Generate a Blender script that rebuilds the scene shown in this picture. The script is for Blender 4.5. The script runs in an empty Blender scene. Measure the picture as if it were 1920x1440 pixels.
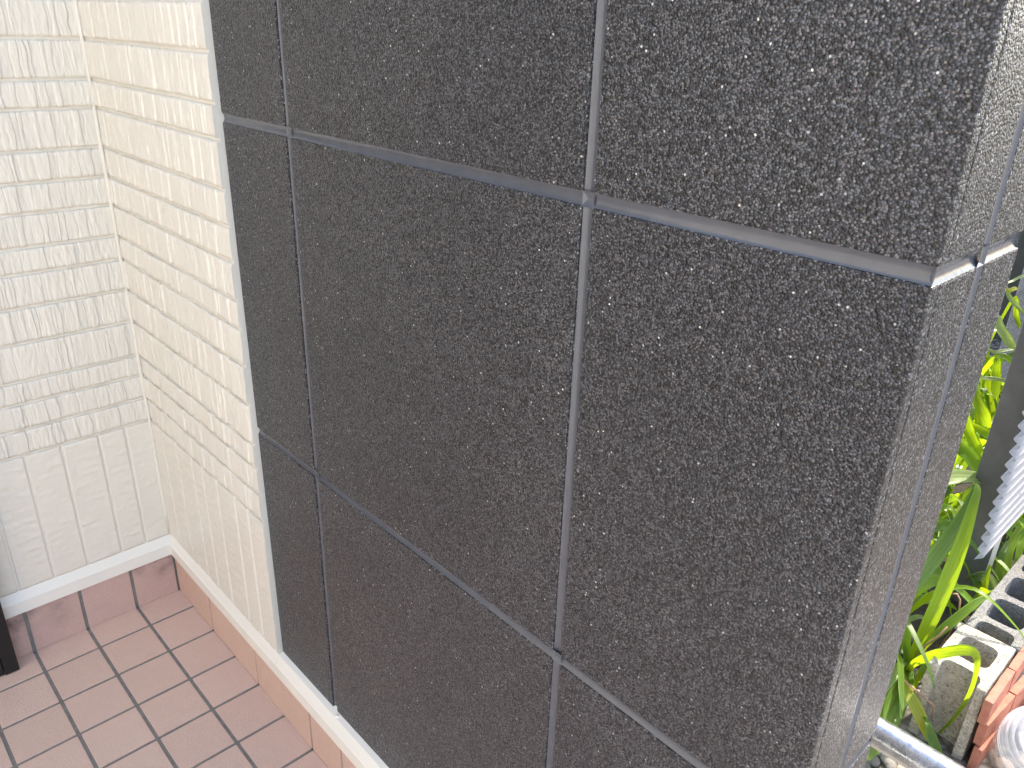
import bpy, bmesh, math, random
from mathutils import Vector, Matrix, noise

# ------------------------------------------------------------------ camera, sky, sun, exposure
SC = bpy.context.scene
C = SC.collection
cam_d = bpy.data.cameras.new('camera')
cam = bpy.data.objects.new('camera', cam_d)
C.objects.link(cam)
SC.camera = cam
cam_d.sensor_width = 36.0
cam_d.lens = 1494.77 / 1920 * 36.0
cam_d.clip_start = 0.02
cam_d.clip_end = 500
RT = Vector((0.732, -0.681, 0.030)); FW = Vector((0.630, 0.659, -0.411)).normalized()
yaw, pit, rol = 0.8077, -0.4236, 0.0327
FW = Vector((math.cos(pit)*math.cos(yaw), math.cos(pit)*math.sin(yaw), math.sin(pit)))
r0 = FW.cross(Vector((0, 0, 1))).normalized(); u0 = r0.cross(FW)
RT = r0*math.cos(rol) + u0*math.sin(rol); UP = -r0*math.sin(rol) + u0*math.cos(rol)
m = Matrix((RT, UP, -FW)).transposed().to_4x4()
m.translation = Vector((-0.459, -1.5275, 1.169))
cam.matrix_world = m

SUN = Vector((0.65, -0.075, 0.755)).normalized()          # direction towards the sun
w = bpy.data.worlds.new('World'); SC.world = w; w.use_nodes = True
nt = w.node_tree
sky = nt.nodes.new('ShaderNodeTexSky'); sky.sky_type = 'NISHITA'; sky.sun_disc = False
sky.sun_elevation = math.asin(SUN.z); sky.sun_rotation = math.atan2(SUN.x, SUN.y)
sky.air_density = 1.0; sky.dust_density = 2.0; sky.ozone_density = 1.0
bg = nt.nodes['Background']; bg.inputs['Strength'].default_value = 0.15
nt.links.new(sky.outputs[0], bg.inputs[0])
sl = bpy.data.lights.new('sun', 'SUN'); sl.energy = 2.0; sl.angle = math.radians(0.53); sl.color = (1.0, 0.95, 0.87)
so = bpy.data.objects.new('sun', sl); C.objects.link(so)
so.rotation_euler = SUN.to_track_quat('Z', 'Y').to_euler(); so.location = (4, -2, 5)
vs = SC.view_settings
vs.view_transform = 'Standard'; vs.look = 'None'; vs.gamma = 1.0; vs.use_curve_mapping = False
vs.exposure = 2.13
vs.use_white_balance = True; vs.white_balance_temperature = 7100; vs.white_balance_tint = 10
SC.cycles.use_denoising = True
SC.cycles.max_bounces = 10
SC.cycles.diffuse_bounces = 5
SC.cycles.transparent_max_bounces = 16

# ------------------------------------------------------------------ helpers
rnd = random.Random(7)
def link(o, parent=None):
    C.objects.link(o)
    if parent is not None: o.parent = parent
    return o
def obj(name, data, mat=None, parent=None):
    if isinstance(data, bmesh.types.BMesh):
        me = bpy.data.meshes.new(name); data.to_mesh(me); data.free(); data = me
    o = bpy.data.objects.new(name, data)
    if mat is not None:
        data.materials.clear(); data.materials.append(mat)
    return link(o, parent)
def shared(name, me, parent=None, loc=(0, 0, 0), rot=(0, 0, 0)):
    o = bpy.data.objects.new(name, me); o.location = loc; o.rotation_euler = rot
    return link(o, parent)
def thing(name, label, cat, loc=(0, 0, 0), group=None):
    o = bpy.data.objects.new(name, None); o.empty_display_size = 0.05
    C.objects.link(o); o.location = loc
    return tag(o, label, cat, group)
def tag(o, label, cat, group=None):
    o['label'] = label; o['category'] = cat
    if group: o['group'] = group
    return o
def pydata(name, v, f, mat=None, parent=None, smooth=False):
    me = bpy.data.meshes.new(name); me.from_pydata([tuple(q) for q in v], [], f); me.update()
    if smooth: me.polygons.foreach_set('use_smooth', [True]*len(me.polygons))
    return obj(name, me, mat, parent)
def add_box(bm, lo, hi, bev=0.0, seg=1):
    lo = Vector(lo); hi = Vector(hi)
    r = bmesh.ops.create_cube(bm, size=1.0)
    c = (lo+hi)/2; s = hi-lo
    for v in r['verts']: v.co = Vector((v.co.x*s.x+c.x, v.co.y*s.y+c.y, v.co.z*s.z+c.z))
    if bev > 0:
        es = list({e for v in r['verts'] for e in v.link_edges})
        bmesh.ops.bevel(bm, geom=es, offset=bev, segments=seg, profile=0.6, affect='EDGES')
    return bm
def box(name, lo, hi, mat, parent=None, bev=0.0, seg=1):
    bm = bmesh.new(); add_box(bm, lo, hi, bev, seg); return obj(name, bm, mat, parent)
def local(p, t): return Vector(p) - t.location
def tube(bm, pts, rad, n=12, cap=True):
    pts = [Vector(p) for p in pts]; rad = rad if isinstance(rad, (list, tuple)) else [rad]*len(pts)
    rings = []; ref = None
    for i, p in enumerate(pts):
        d = (pts[min(i+1, len(pts)-1)]-pts[max(i-1, 0)]).normalized()
        if ref is None: ref = d.orthogonal().normalized()
        a = (ref - d*ref.dot(d)).normalized(); b = d.cross(a); ref = a
        rings.append([bm.verts.new(p+(a*math.cos(2*math.pi*k/n)+b*math.sin(2*math.pi*k/n))*rad[i]) for k in range(n)])
    for i in range(len(rings)-1):
        for k in range(n):
            f = bm.faces.new((rings[i][k], rings[i][(k+1) % n], rings[i+1][(k+1) % n], rings[i+1][k])); f.smooth = True
    if cap:
        bm.faces.new(rings[0][::-1]); bm.faces.new(rings[-1])
    return bm

# ------------------------------------------------------------------ materials
class MT:
    def __init__(s, name):
        s.m = bpy.data.materials.new(name); s.m.use_nodes = True
        s.t = s.m.node_tree; s.p = s.t.nodes['Principled BSDF']; s.out = s.t.nodes['Material Output']
    def n(s, ty, **k):
        x = s.t.nodes.new('ShaderNode'+ty)
        for a, b in k.items():
            if a.startswith('_'): setattr(x, a[1:], b)
            else: x.inputs[a.replace('__', ' ')].default_value = b
        return x
    def l(s, a, b): s.t.links.new(a, b); return s
    def pos(s):
        return s.n('NewGeometry').outputs['Position']
    def noise(s, scale, detail=3, rough=0.55, vec=None, stretch=None):
        x = s.n('TexNoise', Scale=scale, Detail=detail, Roughness=rough)
        v = vec if vec is not None else s.pos()
        if stretch:
            mp = s.n('Mapping'); mp.inputs['Scale'].default_value = stretch; s.l(v, mp.inputs['Vector']); v = mp.outputs[0]
        s.l(v, x.inputs['Vector']); return x
    def ramp(s, fac, stops, interp='LINEAR'):
        r = s.n('ValToRGB'); cr = r.color_ramp; cr.interpolation = interp
        while len(cr.elements) < len(stops): cr.elements.new(0.5)
        for e, (p, c) in zip(cr.elements, stops):
            e.position = p; e.color = (c, c, c, 1) if not isinstance(c, (tuple, list)) else (*c, 1)
        s.l(fac, r.inputs[0]); return r.outputs[0]
    def mix(s, fac, a, b, blend='MIX'):
        x = s.n('MixRGB', _blend_type=blend)
        for v, i in ((fac, 0), (a, 1), (b, 2)):
            if isinstance(v, (int, float)): x.inputs[i].default_value = v
            elif isinstance(v, tuple): x.inputs[i].default_value = (*v, 1)
            else: s.l(v, x.inputs[i])
        return x.outputs[0]
    def math(s, op, a, b=0.0, clamp=False):
        x = s.n('Math', _operation=op, _use_clamp=clamp)
        for v, i in ((a, 0), (b, 1)):
            if isinstance(v, (int, float)): x.inputs[i].default_value = v
            else: s.l(v, x.inputs[i])
        return x.outputs[0]
    def bump(s, h, strength, dist=0.001, prev=None):
        b = s.n('Bump', Strength=strength, Distance=dist); s.l(h, b.inputs['Height'])
        if prev is not None: s.l(prev, b.inputs['Normal'])
        s.l(b.outputs[0], s.p.inputs['Normal']); return b.outputs[0]
    def col(s, c):
        if isinstance(c, tuple): s.p.inputs['Base Color'].default_value = (*c, 1)
        else: s.l(c, s.p.inputs['Base Color'])
        return s
    def rough(s, r):
        if isinstance(r, (int, float)): s.p.inputs['Roughness'].default_value = r
        else: s.l(r, s.p.inputs['Roughness'])
        return s

def m_stone():                                   # sprayed stone-chip coating: dark grains a couple of millimetres across
    M = MT('dark_stone_coating'); P = M.pos()
    v1 = M.n('TexVoronoi', Scale=560.0); M.l(P, v1.inputs['Vector'])
    v2 = M.n('TexVoronoi', Scale=380.0); M.l(P, v2.inputs['Vector'])
    sep = M.n('SeparateColor'); M.l(v1.outputs['Color'], sep.inputs[0])
    sep2 = M.n('SeparateColor'); M.l(v2.outputs['Color'], sep2.inputs[0])
    grain = M.ramp(sep.outputs[0], [(0.0, (0.006, 0.006, 0.006)), (0.3, (0.019, 0.019, 0.0195)), (0.6, (0.043, 0.043, 0.0435)), (0.85, (0.094, 0.093, 0.093)), (1.0, (0.20, 0.196, 0.192))])
    hue = M.ramp(sep.outputs[1], [(0.0, (0.88, 0.96, 1.10)), (0.45, (0.93, 0.965, 1.06)), (0.75, (1.02, 0.98, 0.98)), (1.0, (1.06, 0.93, 1.04))])
    c = M.mix(1.0, grain, hue, 'MULTIPLY')
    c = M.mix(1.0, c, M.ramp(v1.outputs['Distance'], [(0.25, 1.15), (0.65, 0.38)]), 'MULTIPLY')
    chip = M.ramp(sep2.outputs[2], [(0.94, 0.0), (0.97, 1.0)])
    core = M.ramp(v2.outputs['Distance'], [(0.26, 1.0), (0.40, 0.0)])
    ck = M.math('MULTIPLY', chip, core)
    c = M.mix(ck, c, M.ramp(sep2.outputs[0], [(0.0, (0.11, 0.105, 0.09)), (0.5, (0.19, 0.185, 0.17)), (0.85, (0.24, 0.24, 0.245)), (1, (0.48, 0.47, 0.44))]))
    fine = M.noise(1300, 2, 0.6, P)
    c = M.mix(0.6, c, M.ramp(fine.outputs[0], [(0.32, 0.5), (0.66, 1.6)]), 'MULTIPLY')
    big = M.noise(3.0, 4, 0.6, P)
    c = M.mix(0.6, c, M.ramp(big.outputs[0], [(0.3, (1.16, 1.17, 1.20)), (0.7, (1.95, 1.93, 1.92))]), 'MULTIPLY')
    oi = M.n('ObjectInfo'); c = M.mix(1.0, c, M.ramp(oi.outputs['Random'], [(0.0, (0.93, 0.93, 0.94)), (1.0, (1.07, 1.07, 1.06))]), 'MULTIPLY')
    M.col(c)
    h = M.math('ADD', M.math('MULTIPLY', v1.outputs['Distance'], -1.0), M.math('MULTIPLY', sep.outputs[2], 0.55))
    h = M.math('ADD', h, M.math('MULTIPLY', M.noise(240, 3, 0.6, P).outputs[0], 0.35))
    M.bump(h, 1.0, 0.0014)
    M.rough(M.ramp(sep.outputs[1], [(0.0, 0.30), (1.0, 0.52)]))
    M.p.inputs['Specular IOR Level'].default_value = 0.30
    cb_ = M.n('Bump', Strength=0.45, Distance=0.0011); M.l(h, cb_.inputs['Height']); M.l(cb_.outputs[0], M.p.inputs['Coat Normal'])
    M.p.inputs['Coat Weight'].default_value = 0.5; M.p.inputs['Coat Roughness'].default_value = 0.27; M.p.inputs['Coat IOR'].default_value = 1.4
    return M.m
def m_sealant():
    M = MT('grey_sealant'); n = M.noise(60, 4); M.col(M.mix(n.outputs[0], (0.074, 0.079, 0.092), (0.108, 0.113, 0.130)))
    M.rough(0.17); M.bump(M.noise(500, 3).outputs[0], 0.12, 0.0006); return M.m
def m_cream(name, c1, c2):
    M = MT(name); n = M.noise(7, 4, 0.6); M.col(M.mix(n.outputs[0], c1, c2))
    M.rough(M.ramp(M.noise(60, 3).outputs[0], [(0.3, 0.30), (0.7, 0.42)]))
    b = M.bump(M.noise(420, 4, 0.65).outputs[0], 0.28, 0.0007)
    M.bump(M.noise(110, 3, 0.6).outputs[0], 0.22, 0.002, b)
    return M.m
def m_trim():
    M = MT('white_painted_metal'); n = M.noise(12, 3); M.col(M.mix(n.outputs[0], (0.77, 0.75, 0.69), (0.82, 0.80, 0.74)))
    M.rough(0.33); M.bump(M.noise(200, 2).outputs[0], 0.05, 0.0005); return M.m
def m_tile(name, a, b, stain=False):
    M = MT(name); P = M.pos()
    oi = M.n('ObjectInfo'); n = M.noise(45, 5, 0.65, P)
    f = M.math('ADD', M.math('MULTIPLY', n.outputs[0], 0.7), M.math('MULTIPLY', oi.outputs['Random'], 0.35), True)
    c = M.mix(f, a, b)
    n2 = M.noise(600, 3, 0.7, P)
    c = M.mix(0.35, c, M.ramp(n2.outputs[0], [(0.3, 0.72), (0.65, 1.12)]), 'MULTIPLY')
    if stain:
        s = M.noise(22, 4, 0.6, P, (1, 1, 1.4)); s2 = M.noise(6, 2, 0.5, P)
        z = M.n('SeparateXYZ'); M.l(P, z.inputs[0])
        k = M.math('MULTIPLY', M.ramp(s.outputs[0], [(0.38, 0.0), (0.62, 1.0)]), M.ramp(s2.outputs[0], [(0.40, 0.0), (0.54, 1.0)]))
        zz = M.n('MapRange'); M.l(z.outputs[2], zz.inputs[0]); zz.inputs[1].default_value = 0.02; zz.inputs[2].default_value = 0.085
        k = M.math('MULTIPLY', k, zz.outputs[0])
        c = M.mix(M.math('MULTIPLY', k, 0.85), c, (0.13, 0.10, 0.10))
    M.col(c); M.rough(0.5)
    b1 = M.bump(M.noise(240, 4, 0.75, P).outputs[0], 1.0, 0.0024)
    M.bump(M.noise(70, 2, 0.6, P).outputs[0], 0.25, 0.003, b1)
    return M.m
def m_simple(name, a, b, scale, rough, bs=0.3, bscale=None, bd=0.001, metal=0.0, spec=None):
    M = MT(name); n = M.noise(scale, 5, 0.65); M.col(M.mix(M.ramp(n.outputs[0], [(0.3, 0.0), (0.7, 1.0)]), a, b)); M.rough(rough)
    if bs: M.bump(M.noise(bscale or scale*4, 4, 0.65).outputs[0], bs, bd)
    M.p.inputs['Metallic'].default_value = metal
    if spec is not None: M.p.inputs['Specular IOR Level'].default_value = spec
    return M.m
def m_concrete(name, a, b, pore):
    M = MT(name); P = M.pos()
    n = M.noise(30, 5, 0.7, P); c = M.mix(M.ramp(n.outputs[0], [(0.3, 0.0), (0.7, 1.0)]), a, b)
    v = M.n('TexVoronoi', Scale=230.0); M.l(P, v.inputs['Vector'])
    sp = M.n('SeparateColor'); M.l(v.outputs['Color'], sp.inputs[0])
    c = M.mix(0.7, c, M.ramp(sp.outputs[0], [(0.0, 0.55), (0.4, 0.95), (1.0, 1.2)]), 'MULTIPLY')
    c = M.mix(M.ramp(M.noise(160, 2, 0.5, P).outputs[0], [(0.62, 0.0), (0.7, pore)]), c, (0.08, 0.075, 0.065))
    M.col(c); M.rough(0.92)
    h = M.math('ADD', M.math('MULTIPLY', v.outputs['Distance'], -0.8), M.noise(120, 4, 0.7, P).outputs[0])
    M.bump(h, 0.8, 0.003); return M.m
def m_leaf(name, a, b, tr, mixf=0.5):
    M = MT(name); oi = M.n('ObjectInfo'); n = M.noise(25, 3)
    f = M.math('ADD', M.math('MULTIPLY', n.outputs[0], 0.5), M.math('MULTIPLY', oi.outputs['Random'], 0.5), True)
    c = M.mix(f, a, b)
    at = M.n('Attribute', _attribute_name='rib')
    c = M.mix(M.math('MULTIPLY', at.outputs['Fac'], 0.55), c, tuple(min(1, x*2.2+0.02) for x in a))
    M.col(c); M.rough(0.42)
    t = M.n('BsdfTranslucent'); t.inputs[0].default_value = (*tr, 1)
    mx = M.n('MixShader', Fac=mixf); M.l(M.p.outputs[0], mx.inputs[1]); M.l(t.outputs[0], mx.inputs[2]); M.l(mx.outputs[0], M.out.inputs[0])
    return M.m
def m_zinc():
    M = MT('galvanised_zinc'); P = M.pos()
    v = M.n('TexVoronoi', Scale=90.0); M.l(P, v.inputs['Vector']); sp = M.n('SeparateColor'); M.l(v.outputs['Color'], sp.inputs[0])
    c = M.mix(sp.outputs[0], (0.42, 0.44, 0.47), (0.56, 0.58, 0.60))
    k = M.ramp(M.noise(240, 3, 0.6, P).outputs[0], [(0.60, 0.0), (0.68, 0.7)])
    c = M.mix(k, c, (0.10, 0.105, 0.115)); M.col(c); M.p.inputs['Metallic'].default_value = 0.95
    M.rough(M.ramp(M.noise(50, 4, 0.6, P).outputs[0], [(0.3, 0.16), (0.7, 0.36)])); M.bump(M.noise(150, 4, 0.7, P).outputs[0], 0.25, 0.001); return M.m
def m_clear():
    M = MT('clear_plastic'); M.col((0.93, 0.93, 0.94)); M.rough(0.08); M.p.inputs['IOR'].default_value = 1.45
    tr = M.n('BsdfTransparent'); tr.inputs[0].default_value = (0.93, 0.94, 0.95, 1)
    mx = M.n('MixShader', Fac=0.42); M.l(tr.outputs[0], mx.inputs[1]); M.l(M.p.outputs[0], mx.inputs[2]); M.l(mx.outputs[0], M.out.inputs[0]); return M.m
def m_sheet():
    M = MT('pale_corrugated_plastic'); n = M.noise(30, 4); M.col(M.mix(n.outputs[0], (0.40, 0.385, 0.375), (0.50, 0.48, 0.47))); M.rough(0.4)
    t = M.n('BsdfTranslucent'); t.inputs[0].default_value = (0.4, 0.38, 0.36, 1)
    mx = M.n('MixShader', Fac=0.18); M.l(M.p.outputs[0], mx.inputs[1]); M.l(t.outputs[0], mx.inputs[2]); M.l(mx.outputs[0], M.out.inputs[0]); return M.m

STONE = m_stone(); SEAL = m_sealant(); TRIM = m_trim()
CREAM_A = m_cream('cream_siding_paint', (0.69, 0.652, 0.578), (0.75, 0.712, 0.633))
CREAM_B = m_cream('cream_siding_return_light_toned', (0.665, 0.637, 0.57), (0.725, 0.697, 0.63))  # same paint as the other wall; colour toned for the light falling here
TILE = m_tile('pink_brown_floor_tile', (0.65, 0.465, 0.39), (0.76, 0.56, 0.475))
SKIRT_A = m_tile('pink_skirting_tile_smudged', (0.55, 0.37, 0.325), (0.65, 0.455, 0.405), True)
SKIRT = m_tile('pink_skirting_tile', (0.60, 0.41, 0.335), (0.71, 0.495, 0.41))
GROUT = m_simple('grey_grout', (0.17, 0.162, 0.15), (0.25, 0.24, 0.222), 60, 0.85, 0.4, 300)
BLACK = m_simple('black_anodised', (0.006, 0.006, 0.007), (0.010, 0.010, 0.011), 40, 0.38, 0.05)
SUBST = m_simple('wall_core', (0.10, 0.10, 0.10), (0.14, 0.14, 0.14), 20, 0.9, 0.2)
BLOCK_W = m_concrete('warm_concrete_block', (0.33, 0.30, 0.24), (0.47, 0.43, 0.35), 0.7)
BLOCK_SHADE = m_concrete('shaded_grey_block', (0.17, 0.166, 0.158), (0.25, 0.245, 0.235), 0.5)  # grey darkened to stand for the shade over the rear block
CONC = m_concrete('pale_concrete', (0.30, 0.285, 0.27), (0.42, 0.40, 0.38), 0.3)
BRICK = m_simple('red_brick', (0.36, 0.13, 0.085), (0.46, 0.19, 0.13), 55, 0.85, 0.5, 300, 0.0015)
ZINC = m_zinc(); CLEAR = m_clear(); SHEET = m_sheet()
POSTM = m_simple('dark_grey_board', (0.095, 0.093, 0.087), (0.15, 0.145, 0.133), 14, 0.6, 0.3, 150)
FENCE = m_simple('dark_olive_fence', (0.045, 0.045, 0.036), (0.07, 0.07, 0.058), 10, 0.6, 0.25, 100)
PEBBLE = None
LEAF_BRIGHT = m_leaf('leaf_bright_green', (0.085, 0.17, 0.012), (0.14, 0.24, 0.02), (0.52, 0.72, 0.02), 0.55)
LEAF_DARK = m_leaf('leaf_dark_green', (0.06, 0.125, 0.018), (0.10, 0.17, 0.025), (0.34, 0.54, 0.03), 0.5)
LEAF_PALE = m_leaf('leaf_pale_green', (0.20, 0.28, 0.12), (0.30, 0.37, 0.17), (0.50, 0.62, 0.14), 0.4)
LEAF_YEL = m_leaf('leaf_yellow_green', (0.26, 0.30, 0.03), (0.38, 0.36, 0.06), (0.66, 0.66, 0.06), 0.45)
STALK = m_simple('dry_pink_stalk', (0.34, 0.17, 0.11), (0.48, 0.27, 0.18), 80, 0.7, 0.2)
LIGHT_SPOT = m_simple('white_light_spot', (0.72, 0.70, 0.58), (0.80, 0.78, 0.68), 80, 0.6, 0.1)

# ------------------------------------------------------------------ ground
GZ = -0.20
def ground_mat():
    M = MT('gravel_ground'); P = M.pos()
    v = M.n('TexVoronoi', Scale=38.0); M.l(P, v.inputs['Vector']); sp = M.n('SeparateColor'); M.l(v.outputs['Color'], sp.inputs[0])
    c = M.ramp(sp.outputs[0], [(0, (0.10, 0.085, 0.065)), (0.4, (0.22, 0.195, 0.165)), (0.8, (0.34, 0.30, 0.25)), (1, (0.42, 0.39, 0.35))])
    c = M.mix(M.ramp(v.outputs['Distance'], [(0.35, 0.0), (0.75, 0.9)]), c, (0.06, 0.048, 0.036)); M.col(c); M.rough(0.95)
    M.bump(M.math('MULTIPLY', v.outputs['Distance'], -1.0), 1.0, 0.012); return M.m
g = pydata('ground', [(-60, -60, GZ), (60, -60, GZ), (60, 60, GZ), (-60, 60, GZ)], [(0, 1, 2, 3)], ground_mat()); g['kind'] = 'structure'
APRON = m_concrete('concrete_paving', (0.46, 0.45, 0.425), (0.56, 0.55, 0.52), 0.15)
a = box('path', (-6.0, -7.0, GZ-0.10), (0.40, -1.402, GZ+0.03), APRON, None, 0.004); a['kind'] = 'structure'
a = box('path', (-4.4, -1.4015, GZ-0.10), (-1.4515, 3.5, GZ+0.028), APRON, None, 0.004); a['kind'] = 'structure'  # unseen paving added so the dark wall reflects bright ground
NW = m_simple('pale_render', (0.60, 0.60, 0.58), (0.68, 0.68, 0.66), 3, 0.8, 0.3, 60)
a = box('added_bounce_wall', (-4.6, -7.0, GZ-0.1), (-4.4, 4.0, 1.75), NW, None, 0.005); a['kind'] = 'structure'  # unseen wall added to bounce sunlight into the shaded porch

SOIL = m_simple('dark_garden_soil', (0.030, 0.023, 0.016), (0.060, 0.046, 0.032), 30, 0.95, 0.9, 90, 0.01)
V = []; F = []
for i in range(41):
    for j in range(21):
        x = 1.02+2.3*i/40+0.03*math.sin(j*1.3)*(i == 0); y = -1.19+0.95*j/20
        V.append((x, y, GZ+0.006+0.012*(0.5+noise.noise((x*9, y*9, 0.3)))*(0 if i in (0, 40) or j in (0, 20) else 1)-(0.008 if i in (0, 40) or j in (0, 20) else 0)))
for i in range(40):
    for j in range(20): F.append((i*21+j, (i+1)*21+j, (i+1)*21+j+1, i*21+j+1))
sb = pydata('soil_bed', V, F, SOIL, None, True); sb['kind'] = 'structure'
# ------------------------------------------------------------------ tiled porch floor
fl = box('porch_floor', (-1.45, -1.40, GZ-0.1), (-0.0005, -0.0005, -0.0022), GROUT); fl['kind'] = 'structure'
GAP = 0.0062
xs = [0.0] + [-(0.0919 + 0.1*i) for i in range(14)]
ys = [0.0] + [-(0.0719 + 0.1*i) for i in range(14)]
tile_cache = {}
def tile_mesh(wx, wy):
    k = (round(wx, 4), round(wy, 4))
    if k not in tile_cache:
        bm = bmesh.new(); add_box(bm, (0, 0, -0.006), (wx, wy, 0), 0.0014, 2)
        me = bpy.data.meshes.new('tile'); bm.to_mesh(me); bm.free(); me.materials.append(TILE)
        tile_cache[k] = me
    return tile_cache[k]
for i in range(14):
    for j in range(14):
        x1, x0 = xs[i], xs[i+1]; y1, y0 = ys[j], ys[j+1]
        gx1 = 0.0002 if i == 0 else GAP/2; gy1 = 0.0002 if j == 0 else GAP/2
        me = tile_mesh((x1-gx1)-(x0+GAP/2), (y1-gy1)-(y0+GAP/2))
        shared('tile', me, fl, (x0+GAP/2, y0+GAP/2, rnd.uniform(-0.0004, 0.0003)), (rnd.uniform(-.002, .002), rnd.uniform(-.002, .002), 0))

# ------------------------------------------------------------------ cream siding walls (relief built as geometry)
ROWS = [0.4265, 0.476, 0.525, 0.567, 0.636, 0.699, 0.757, 0.801, 0.857, 0.907, 0.957, 1.022, 1.067, 1.129, 1.188, 1.232, 1.295, 1.345]
z = ROWS[-1]
for dz in (0.062, 0.05, 0.044, 0.066, 0.055, 0.05, 0.06)*3:
    z += dz; ROWS.append(z)
TOPZ = ROWS[-1]
TB, TR, TW = 0.102, 0.130, 0.148      # trim: lower edge, ridge, line against the wall
def sm(a, b, x):
    t = min(1, max(0, (x-a)/(b-a))); return t*t*(3-2*t)
def course(name, L, z0, z1, seed, place, mat, parent, fine, boards=None):
    """one moulded course: a height field of split strips, u along the wall, v up"""
    r = random.Random(seed); H = z1-z0
    cuts = [0.0]; hs = []; kinds = []
    if boards is None:
        while cuts[-1] < L:
            wd = r.choice((r.uniform(0.004, 0.008), r.uniform(0.005, 0.011), r.uniform(0.008, 0.018), r.uniform(0.015, 0.034)))
            cuts.append(cuts[-1]+wd); hs.append((r.choice((0.0, 0.0005, 0.0012, 0.0019, 0.0026))+r.uniform(-.0002, .0002), r.uniform(-0.06, 0.06), r.random()))
    else:
        cuts = list(boards); hs = [(0.0008, 0, 1.0) for _ in cuts]
    n = len(cuts)-1
    gap = [r.choice((0.0, 0.0008, 0.0015, 0.0022)) if boards is None else 0.0042 for _ in cuts]
    gw = [r.uniform(0.0006, 0.0012) if boards is None else 0.0040 for _ in cuts]
    amp = [(r.uniform(0.0004, 0.0013), r.uniform(20, 60), r.uniform(0, 6)) for _ in cuts]
    du = 0.00085 if fine else 0.012
    nu = max(2, int(L/du)); nv = max(3, int(H/(0.0042 if boards is None else 0.0035))) if fine else 2
    cur = 0; V = []; F = []
    for i in range(nu+1):
        u = L*i/nu
        for j in range(nv+1):
            v = H*j/nv
            uu = u
            k = 0
            # strip containing uu with wandering edges
            k = cur
            while k < n-1 and uu > cuts[k+1] + (amp[k+1][0]*math.sin(v*amp[k+1][1]*3+amp[k+1][2]) if boards is None else 0): k += 1
            if j == 0: cur = max(0, k-1)
            h0, tl, kd = hs[k]
            e0 = cuts[k] + (amp[k][0]*math.sin(v*amp[k][1]*3+amp[k][2]) if boards is None else 0)
            e1 = cuts[k+1] + (amp[k+1][0]*math.sin(v*amp[k+1][1]*3+amp[k+1][2]) if boards is None else 0)
            h = h0 + tl*(uu-(e0+e1)/2)
            h -= gap[k]*(1-sm(0, gw[k], uu-e0)) if k > 0 else 0
            h -= gap[k+1]*(1-sm(0, gw[k+1], e1-uu)) if k < n-1 else 0
            if boards is None:
                h += 0.0009*noise.noise((uu*150, v*45, seed*1.7)) + 0.00055*noise.noise((uu*420, v*140, seed*2.7+9))
                if kd < 0.4: h += 0.0016*max(0, noise.noise((uu*260, v*80, seed+4.0)))
            else:
                h += 0.0011*noise.noise((uu*28+k*7, v*190, seed*1.7)) + 0.0007*noise.noise((uu*120, v*320, seed+5.0))
                h += 0.0018*max(0, noise.noise((uu*35+k*3, v*110, seed+8.0))-0.1)
            edge = min(v, H-v)
            h -= 0.0010*(1-sm(0, 0.0022, edge))
            V.append(place(u, z0+v, h))
    for i in range(nu):
        for j in range(nv):
            q = i*(nv+1)+j; F.append((q, q+nv+1, q+nv+2, q+1))
    # rim back to the core
    rim = [(i*(nv+1), 0) for i in range(nu+1)] + [(nu*(nv+1)+j, 0) for j in range(1, nv+1)] + [(i*(nv+1)+nv, 0) for i in range(nu-1, -1, -1)] + [(j, 0) for j in range(nv-1, 0, -1)]
    rim = [q[0] for q in rim]; base = len(V)
    for q in rim:
        i, j = divmod(q, nv+1); V.append(place(L*i/nu, z0+H*j/nv, -0.0030))
    m_ = len(rim)
    for q in range(m_): F.append((rim[q], base+q, base+(q+1) % m_, rim[(q+1) % m_]))
    o = pydata(name, V, F, mat, parent, False)
    me = o.data; me.polygons.foreach_set('use_smooth', [True]*(nu*nv)+[False]*m_)
    return o
GR = 0.0048
# wall facing the camera's right (plane y = 0)
WA = box('cream_wall', (-0.326, 0.0021, TW-0.03), (0.010, 0.11, TOPZ), CREAM_A)
tag(WA, 'cream embossed siding wall at the far left, beside the black door frame', 'wall')
WB = box('cream_wall', (0.0021, -0.4762, TW-0.03), (0.12, -0.0015, TOPZ), CREAM_B)
tag(WB, 'narrow cream embossed siding wall joining the dark speckled wall', 'wall')
pa = lambda u, zz, h: (-0.0030-u, -h, zz)
pb = lambda u, zz, h: (-h, -0.0035-u, zz)
LA = 0.3215; LB = 0.4725
BA = [0.0, 0.0475, 0.0965, 0.1625, 0.2245, 0.287, LA]
BB = [0.0, 0.055, 0.1205, 0.1925, 0.2385, 0.2985, 0.3695, 0.4195, LB]
course('siding_course', LA, TW+0.001, ROWS[0]-GR, 11, pa, CREAM_A, WA, True, BA)
course('siding_course', LB, TW+0.001, ROWS[0]-GR, 12, pb, CREAM_B, WB, True, BB)
for i in range(len(ROWS)-1):
    fine = ROWS[i] < 1.36
    course('siding_course', LA, ROWS[i], ROWS[i+1]-GR, 100+i, pa, CREAM_A, WA, fine)
    course('siding_course', LB, ROWS[i], ROWS[i+1]-GR, 200+i, pb, CREAM_B, WB, fine)
# bead of sealant up the inside corner
bm = bmesh.new(); pts = [(-0.0020+0.0004*math.sin(k*1.7), -0.0006+0.0003*math.sin(k*2.3), TW+0.004+(TOPZ-TW-0.01)*k/40) for k in range(41)]
tube(bm, pts, [0.0036+0.0005*math.sin(k*1.1) for k in range(41)], 10)
obj('corner_sealant', bm, CREAM_A, WA)
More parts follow.
